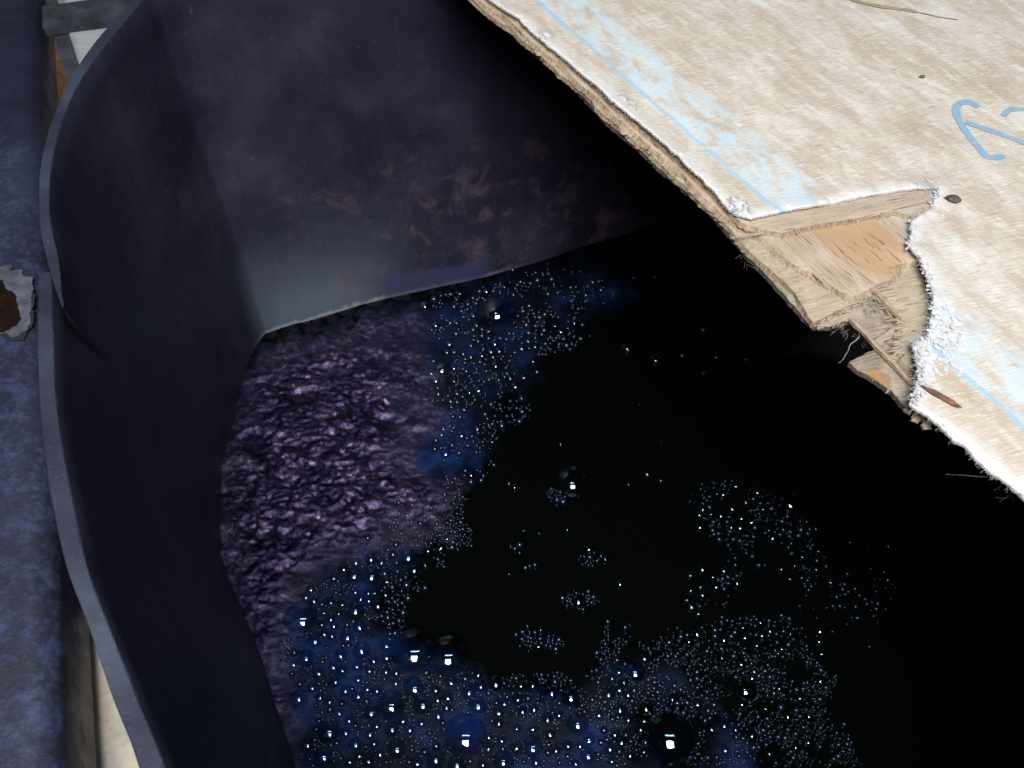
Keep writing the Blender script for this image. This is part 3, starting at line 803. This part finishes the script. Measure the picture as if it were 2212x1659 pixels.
# fibres ------------------------------------------------------------
def tube(vs, fs, pts, r):
    k = len(vs); n = len(pts)
    for i, p in enumerate(pts):
        d = (pts[min(i + 1, n - 1)] - pts[max(i - 1, 0)]); d = d.normalized() if d.length > 1e-9 else Vector((1, 0, 0))
        a = d.orthogonal().normalized(); b = d.cross(a); rr = r * (1 - 0.6 * i / max(1, n - 1))
        for q in range(3):
            t = q * 2.0944; vs.append(p + (a * math.cos(t) + b * math.sin(t)) * rr)
    for i in range(n - 1):
        for q in range(3): fs.append((k + i * 3 + q, k + i * 3 + (q + 1) % 3, k + (i + 1) * 3 + (q + 1) % 3, k + (i + 1) * 3 + q))
def hair(vs, fs, p, d, L, r, curl, n=6):
    pts = [p]; d = d.normalized()
    for i in range(n):
        d = (d + Vector((rnd.gauss(0, curl), rnd.gauss(0, curl), rnd.gauss(0, curl)))).normalized(); pts.append(pts[-1] + d * L / n)
    tube(vs, fs, pts, r)
# white frayed yarn along the torn canvas
vs, fs = [], []
def fray_along(pts, n, Lr, outward, zz, spread=0.004, r=(.00010, .00026), curl=.35):
    path = resample(pts, 0.001)
    for i in range(n):
        p = rnd.choice(path); q = Vector((p.x + rnd.gauss(0, spread), p.y + rnd.gauss(0, spread), zz + rnd.uniform(-.0012, .0018)))
        d = Vector((outward[0] + rnd.gauss(0, .5), outward[1] + rnd.gauss(0, .5), rnd.gauss(0.05, .3)))
        hair(vs, fs, q, d, rnd.uniform(*Lr), rnd.uniform(*r), curl)
T_ = Z['sheet'][1]
seg = loc2([(2026, 408), (2009, 451), (1966, 477), (1966, 506), (1963, 530), (1985, 556), (2004, 597), (2015, 640), (2014, 696)], T_)
fray_along(seg, 200, (.002, .008), (-.5, -.6), T_ + .001, .0024)
seg2 = loc2([(2014, 690), (2004, 727), (1976, 737), (1982, 772), (1989, 810), (1974, 851), (1968, 869)], T_)
fray_along(seg2, 220, (.002, .007), (-.3, -.7), T_ + .001, .0026)
fray_along(sR, 130, (.0012, .0045), (0.1, -1), T_ - .002, .0010)
fray_along(sL, 160, (.001, .003), (0.1, -1), T_ + .0015, .0010)
fray_along(loc2([(1613, 474), (1692, 459), (1796, 440), (1908, 417), (2028, 406)], T_), 60, (.001, .004), (.1, -1), T_, .0012)
fray_along(loc2([(2005, 420), (2026, 405)], T_), 30, (.012, .022), (-.8, -.35), T_ + .002, .003, (.00015, .0003), .12)
o = mesh('frayed_yarn', vs, fs, M_FIB, board, True); o['kind'] = 'stuff'
# matted tuft at the notch's left corner and matted rough patch at its right
def flakes(cloud, name, mat, lab):
    vs, fs = [], []
    for (p, s) in cloud:
        k = len(vs); a = rnd.uniform(0, 6.28); t = Matrix.Rotation(rnd.gauss(0, .10), 3, 'X') @ Matrix.Rotation(rnd.gauss(0, .10), 3, 'Y')
        n = 7; e = rnd.uniform(.3, .8)
        top = []
        for i in range(n):
            th = 6.283 * i / n; rr = s * rnd.uniform(.7, 1.1)
            v = Vector((math.cos(th) * rr, math.sin(th) * rr * e, 0)); v = Matrix.Rotation(a, 3, 'Z') @ v; top.append(t @ v)
        c = t @ Vector((0, 0, s * .22))
        vs.append(p + c); vs += [p + v for v in top]
        fs += [(k, k + 1 + i, k + 1 + (i + 1) % n) for i in range(n)]
    o = mesh(name, vs, fs, mat, board, True); o['kind'] = 'stuff'; o['label'] = lab; return o
cl = []
patch = [(2018, 648), (2050, 655), (2080, 690), (2098, 720), (2095, 770), (2080, 805), (2030, 815), (1992, 815), (1984, 770), (2000, 735), (2014, 700)]
for i in range(150):
    while True:
        x = rnd.uniform(1980, 2100); y = rnd.uniform(645, 830)
        if inpoly(x, y, patch): break
    cl.append((LZ(x, y, T_ + rnd.uniform(-.0004, .0006)), rnd.uniform(.0015, .0045)))
for p in resample(seg + seg2, 0.001):
    for q in range(2): cl.append((Vector((p.x + abs(rnd.gauss(0, .004)), p.y + rnd.gauss(.002, .003), T_ + rnd.uniform(-.0004, .0008))), rnd.uniform(.0010, .0030)))
for i in range(80):
    p = rnd.choice(sheet_front)
    if p.x > 0.2: cl.append((Vector((p.x, p.y + abs(rnd.gauss(0, .002)), T_ - .001)), rnd.uniform(.0006, .0020)))
flakes(cl, 'primer_crumbs', M_FIB, 'white crumbling primer and matted fibres along the tear')
vs, fs = [], []
for i in range(110):
    c = LZ(1592 + rnd.gauss(0, 11), 447 + rnd.gauss(0, 9), T_ + abs(rnd.gauss(.002, .0018)))
    hair(vs, fs, c, Vector((rnd.gauss(.4, .8), rnd.gauss(0, .6), rnd.gauss(0, .3))), rnd.uniform(.003, .008), rnd.uniform(.0002, .0005), .55)
for cx_, cy_, n_ in ((1180, 76, 120), (1345, 214, 120), (1365, 232, 60)):
    for i in range(n_):
        c = LZ(cx_ + rnd.gauss(0, 8), cy_ + rnd.gauss(0, 5), T_ + abs(rnd.gauss(.001, .001)))
        hair(vs, fs, c, Vector((rnd.gauss(0, 1), rnd.gauss(0, .6), rnd.gauss(0, .3))), rnd.uniform(.002, .005), rnd.uniform(.0002, .0004), .6)
def lump(u, v, rx, ry, rz):
    k0 = len(vs); c = LZ(u, v, T_ + .001); a_, b_ = 22, 9
    for i in range(b_ + 1):
        ph = math.pi / 2 * (1 - i / b_)
        for j in range(a_):
            th = 6.2832 * j / a_; n_ = Vector((math.cos(th) * math.cos(ph), math.sin(th) * math.cos(ph), math.sin(ph)))
            k_ = 1 + .5 * fbm(n_ * 2.2 + Vector((u, v, 0))) + .25 * noise.noise(n_ * 9)
            vs.append(c + Vector((n_.x * rx * k_, n_.y * ry * k_, n_.z * rz * k_)))
    for i in range(b_):
        for j in range(a_): fs.append((k0 + i * a_ + j, k0 + (i + 1) * a_ + j, k0 + (i + 1) * a_ + (j + 1) % a_, k0 + i * a_ + (j + 1) % a_))
lump(1594, 446, .011, .007, .004); lump(1606, 460, .009, .005, .003); lump(1180, 76, .006, .004, .002); lump(1345, 214, .006, .004, .002)
o = mesh('fibre_tuft', vs, fs, M_FIB, board, True); o['kind'] = 'stuff'; o['label'] = 'white matted tuft of fibres at the corner of the tear'
# brown hair nest in the break and grey shreds hanging below
vs, fs = [], []
for i in range(60):
    c = LZ(1885 + rnd.gauss(0, 10), 660 + rnd.gauss(0, 10), .010 + abs(rnd.gauss(0, .003)))
    hair(vs, fs, c, Vector((rnd.gauss(0, 1), rnd.gauss(0, 1), rnd.gauss(0, .5))), rnd.uniform(.008, .024), rnd.uniform(.00014, .00034), .6, 12)
hair(vs, fs, LZ(1858, 712, .006), Vector((.3, -.5, -.8)), .035, .0004, .3, 12)
o = mesh('tangled_fibre', vs, fs, m_simple('bast_fibre', (0.42, 0.36, 0.29), .9, 60, .2, .1), board); o['kind'] = 'stuff'
def shred(pts, w, name='hanging_shred'):
    vs, fs = [], []
    n = len(pts)
    for i, p in enumerate(pts):
        ww = w * (1 - .7 * i / (n - 1)) * (1 + .4 * noise.noise(p * 90))
        a = Vector((1, .2, 0)).normalized() * ww
        vs += [p - a, p + Vector((0, .0015, .0008)), p + a, p - Vector((0, .0012, 0))]
    for i in range(n - 1):
        for q in range(4): fs.append((i * 4 + q, i * 4 + (q + 1) % 4, i * 4 + 4 + (q + 1) % 4, i * 4 + 4 + q))
    return mesh(name, vs, fs, M_GREYFIB, board, True)
def hang(x, y, L, w, n=26):
    vs, fs = [], []; c = LZ(x, y, .002)
    for i in range(n):
        hair(vs, fs, c + Vector((rnd.gauss(0, w), rnd.uniform(0, .004), 0)), Vector((rnd.gauss(0, .35), rnd.gauss(0, .2), -1)), L * rnd.uniform(.35, 1), rnd.uniform(.0002, .0006), .28, 8)
    mesh('hanging_shred', vs, fs, M_GREYFIB, board)
hang(1612, 548, .016, .0022); hang(1812, 702, .012, .005); hang(1846, 704, .018, .006); hang(1866, 724, .014, .003)
hang(2168, 1044, .016, .003, 12); hang(2194, 1056, .024, .003, 14)
for x, y, L in ((2160, 1034, .035), (1640, 580, .012)):
    vs, fs = [], []
    hair(vs, fs, LZ(x, y, .012), Vector((-.9, -.4, -.25)), L, .00035, .12, 12)
    mesh('loose_thread', vs, fs, M_GREYFIB, board)

# blue hand-drawn marks (flat ink on the canvas) ---------------------
kk = NT('blue_marker_ink')
nz = kk.noise(kk.coords((40, 300, 1), wv), 5, 4, .7)
nb = kk.noise(kk.coords(), 60, 3, .5)
kk.col(kk.ramp(nb, [(.35, (0.23, 0.42, 0.58)), (.65, (0.33, 0.47, 0.56))])); kk.rough(.75)
kk.l(kk.val(nz, .32, .54, .30, .86), kk.b.inputs['Alpha']); M_INK = kk.m
def stroke(px, w, name='marker_stroke'):
    pts = catmull([LB(x, y, T_ + .0011).to_2d() for x, y in px], 8); vs = []; fs = []
    for i, p in enumerate(pts):
        d = pts[min(i + 1, len(pts) - 1)] - pts[max(i - 1, 0)]; nn_ = Vector((-d.y, d.x)).normalized() * w * .5 * (1 + .25 * noise.noise(Vector((i * .4, w * 99, 0))))
        if i in (0, len(pts) - 1): nn_ *= .45
        z = T_ + .0009
        vs += [(p.x + nn_.x, p.y + nn_.y, z), (p.x - nn_.x, p.y - nn_.y, z)]
    for i in range(len(pts) - 1): fs.append((i * 2, i * 2 + 1, i * 2 + 3, i * 2 + 2))
    return mesh(name, vs, fs, M_INK, board)
stroke([(2115, 230), (2104, 223), (2091, 219), (2074, 223), (2065, 236), (2073, 260), (2091, 288), (2112, 315), (2128, 334), (2144, 339), (2172, 336)], .0078)
stroke([(2086, 263), (2106, 269), (2141, 281), (2180, 295), (2225, 312)], .0072)
stroke([(2168, 250), (2178, 239), (2192, 235), (2212, 235), (2235, 240)], .0064)

# old brown line at the far end of the board
M_SCR = m_simple('brown_scratch', (0.33, 0.25, 0.16), .8, 50, .2)
def strip(px, w, mat, name): 
    o = stroke(px, w, name); o.data.materials.clear(); o.data.materials.append(mat); return o
strip([(1820, -8), (1868, 6), (1910, 14), (1950, 19), (1980, 25)], .0060, M_SCR, 'scratch')
strip([(1978, 25), (2000, 29), (2030, 36), (2070, 42)], .0020, M_SCR, 'scratch')

# a dark chip and a bark sliver lying on the canvas -------------------
def pebble(name, u, v, rx, ry, rz, rot, mat, label, cat):
    p = P(u, v, TOP); vs, fs = [], []
    bm = bmesh.new(); bmesh.ops.create_icosphere(bm, subdivisions=3, radius=1)
    for w in bm.verts:
        q = w.co.copy(); n = 1 + .28 * fbm(q * 1.6 + Vector((u, v, 0))); w.co = Vector((q.x * rx * n, q.y * ry * n, q.z * rz * n))
    m = bpy.data.meshes.new(name); bm.to_mesh(m); bm.free(); m.materials.append(mat)
    o = bpy.data.objects.new(name, m); C.objects.link(o); o.location = (p.x, p.y, TOP + rz * .6 + .0008); o.rotation_euler = (0, 0, rot)
    return tag(o, label, cat)
pebble('seed_husk', 2057, 434, .0070, .0042, .0028, -.25, m_simple('husk', (0.085, 0.062, 0.055), .6, 300, .6, .5, .001), 'small dark brown husk lying on the canvas above the tear', 'husk')
pebble('bark_sliver', 2034, 861, .0150, .0022, .0018, -.72, m_simple('bark', (0.16, 0.065, 0.04), .7, 200, .6, .5, .001), 'thin reddish brown bark sliver lying on the canvas below the notch', 'sliver')
pebble('seed_husk', 1991, 168, .0032, .0018, .0012, .1, m_simple('speck', (0.10, 0.09, 0.08), .7, 300, .5), 'tiny dark speck on the bright upper part of the canvas', 'husk')

# ------------------------------------------------------------------ stained metal frame at the left
frame = empty('metal_frame', (-0.62, 0.5, 0))
tag(frame, 'indigo-stained metal frame with flaking paint along the left of the vat', 'frame')
FO = Vector((-0.62, 0.5, 0))
BZ = RIM - 0.10
def prism(name, a, b, side, prof, mat, parent, n=30, wob=0.0012, smooth=False):
    """sweep a profile (offset along side, height) from a to b"""
    vs, fs = [], []; R = len(prof)
    for i in range(n + 1):
        c = a.lerp(b, i / n)
        for (u, h) in prof:
            p = c + side * u + Vector((0, 0, h)); w = wob * fbm(p * 18)
            vs.append(p + side * w + Vector((0, 0, w)) - FO)
    for i in range(n):
        for j in range(R): fs.append((i * R + j, i * R + (j + 1) % R, (i + 1) * R + (j + 1) % R, (i + 1) * R + j))
    fs += [tuple(reversed(range(R))), tuple(n * R + j for j in range(R))]
    return mesh(name, vs, fs, mat, parent, smooth)
e0 = P(70, -40, BZ); e1 = P(127, 1700, BZ)
dirb = (e1 - e0).normalized(); e1 = e1 + dirb * 0.1; e0 = e0 - dirb * 0.1
sideb = Vector((-dirb.y, dirb.x, 0)); 
if sideb.x < 0: sideb = -sideb
rr = 0.022
prof = [(-.26, 0.0)] + [(-.20, 0.0), (-.10, 0.001), (-.05, .001)] + [(rr * math.sin(t) - rr, rr * math.cos(t) - rr) for t in [k * math.pi / 12 for k in range(7)]] + [(0, -.05), (0, -.075), (-.02, -.08), (-.26, -.08)]
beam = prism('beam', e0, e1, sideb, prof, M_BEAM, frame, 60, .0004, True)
# posts carrying the beam
for yy in (0.05, 0.95):
    c = Vector((e0.x + (e1.x - e0.x) * ((yy - e0.y) / (e1.y - e0.y)), yy, 0)) + Vector((-.16, 0, 0))
    prism('post', Vector((c.x, c.y - .03, 0)), Vector((c.x, c.y + .03, 0)), Vector((1, 0, 0)), [(-.03, 0), (-.03, BZ - .07), (.03, BZ - .07), (.03, 0)], M_BEAM, frame, 2)
# flaked patch on the beam: white undercoat with bare rust in it
def patch_mesh(name, px, z, mat, parent, th=0.0008, jit=.0022, off_=FO, seed=1):
    pts = [P(x, y, z) for x, y in px]; p2 = [Vector((p.x, p.y)) for p in pts]
    cl_ = jitter(resample(p2 + [p2[0]], .0015)[:-1], jit, 60, seed, .5, 330)
    n = len(cl_)
    v2, e2, f2_, *_ = delaunay_2d_cdt(cl_, [(i, (i + 1) % n) for i in range(n)], [list(range(n))], 1, 1e-7)
    vs = [Vector((v.x, v.y, z)) - off_ for v in v2]
    return mesh(name, vs, [tuple(f) for f in f2_], mat, parent)
M_WP = m_simple('chipped_white_undercoat', (0.085, 0.085, 0.105), .45, 60, .5, .3)
M_RU = m_simple('bare_rust', (0.013, 0.007, 0.005), .25, 40, .55, .5)
k = patch_mesh('dark_scab', [(-20, 600), (20, 590), (60, 610), (73, 640), (72, 680), (70, 705), (50, 735), (10, 732), (-20, 715)], BZ + .0018, m_simple('dark_scab', (.012, .011, .012), .7, 40, .4), frame, seed=4)
patch_mesh('bare_undercoat', [(-15, 585), (8, 572), (25, 572), (22, 585), (52, 582), (50, 596), (71, 600), (72, 625), (68, 650), (66, 690), (60, 712), (40, 724), (25, 728), (12, 720), (-20, 726)], BZ + .0022, M_WP, frame, seed=2)
patch_mesh('rust_patch', [(-20, 612), (5, 605), (18, 625), (36, 640), (40, 665), (45, 690), (36, 704), (20, 710), (6, 716), (-20, 716)], BZ + .0026, M_RU, frame, seed=3)
# cross bar and strut behind the vat corner
cz = BZ - 0.03
a0 = P(60, 66, cz); a1 = P(330, 28, cz); dd = (a1 - a0).normalized(); sd_ = Vector((-dd.y, dd.x, 0))
M_BAR = m_simple('stained_steel', (0.040, 0.040, 0.050), .55, 22, .6, .4, .002)
prism('crossbar', a0 - dd * .05, a1 + dd * .7, sd_, [(0, 0), (0, -.012), (.005, -.012), (.06, -.010), (.065, -.004), (.062, 0)], M_BAR, frame, 30, .0006)
s0 = P(92, 0, cz - .014); s1 = P(150, 190, cz - .014); ds = (s1 - s0).normalized(); ss = Vector((-ds.y, ds.x, 0))
if ss.x < 0: ss = -ss
prism('strut', s0, s1 + ds * .03, ss, [(0, 0), (.0, -.016), (.019, -.016), (.019, 0)], M_BAR, frame, 12, .0005)

# stand-in for the beige floor between rim and frame, raised to catch light
pl_ = [px2(x, y) for x, y in ((106, 1052), (141, 1215), (190, 1352), (240, 1500), (300, 1659), (330, 1740))]
rt_ = [p + Vector((-.016, -.006)) for p in pl_]; lf_ = [p + Vector((-.21, -.02)) for p in reversed(pl_)]
bp = rt_ + lf_; BT = 0.55; bc = sum(bp, Vector((0, 0))) / len(bp); nb_ = len(bp)
vs = [(p.x - bc.x, p.y - bc.y, BT) for p in bp] + [(p.x - bc.x, p.y - bc.y, 0.0) for p in bp]
o = mesh('raised_floor', vs, [tuple(reversed(range(nb_))), tuple(range(nb_, 2 * nb_))] + [(i, (i + 1) % nb_, nb_ + (i + 1) % nb_, nb_ + i) for i in range(nb_)], m_ground())
o.location = (bc.x, bc.y, 0); tag(o, 'beige stained floor, raised as a block to catch light, in the gap between vat rim and frame at lower left', 'block')
# rusted plate and white board on the ground beyond
def slab(name, px, z, th, mat, label, cat):
    pts = [P(x, y, z) for x, y in px]; c = sum(pts, Vector()) / len(pts); n = len(pts); c.z = z - th
    vs = [p - c for p in pts] + [p - c - Vector((0, 0, th)) for p in pts]
    o = mesh(name, vs, [tuple(reversed(range(n))), tuple(range(n, 2 * n))] + [(i, (i + 1) % n, n + (i + 1) % n, n + i) for i in range(n)], mat)
    o.location = c
    bv = o.modifiers.new('bevel', 'BEVEL'); bv.width = .002; bv.segments = 2
    return tag(o, label, cat)
k = NT('rust_brown'); n = k.noise(k.coords(), 18, 6, .65, .6)
k.col(k.ramp(n, [(.3, (.050, .025, .018)), (.45, (.17, .075, .03)), (.6, (.26, .115, .04)), (.75, (.15, .08, .07))])); k.rough(.8); k.nrm(k.bump(n, .5, .004))
slab('rusty_plate', [(60, 20), (135, 60), (165, 210), (130, 330), (60, 330)], 0.10, 0.10, k.m, 'orange-brown rusty steel block between the blue frame and the vat corner', 'block')
k = NT('white_board'); n = k.noise(k.coords((3, 60, 1), .1), 2, 4, .6); k.col(k.ramp(n, [(.35, (.60, .60, .59)), (.6, (.74, .74, .74))])); k.rough(.6); k.nrm(k.bump(n, .3, .002))
slab('white_board', [(128, -80), (420, -120), (420, 120), (205, 230), (172, 215)], 0.03, 0.03, k.m, 'white grained board on the ground beyond the vat corner', 'board')
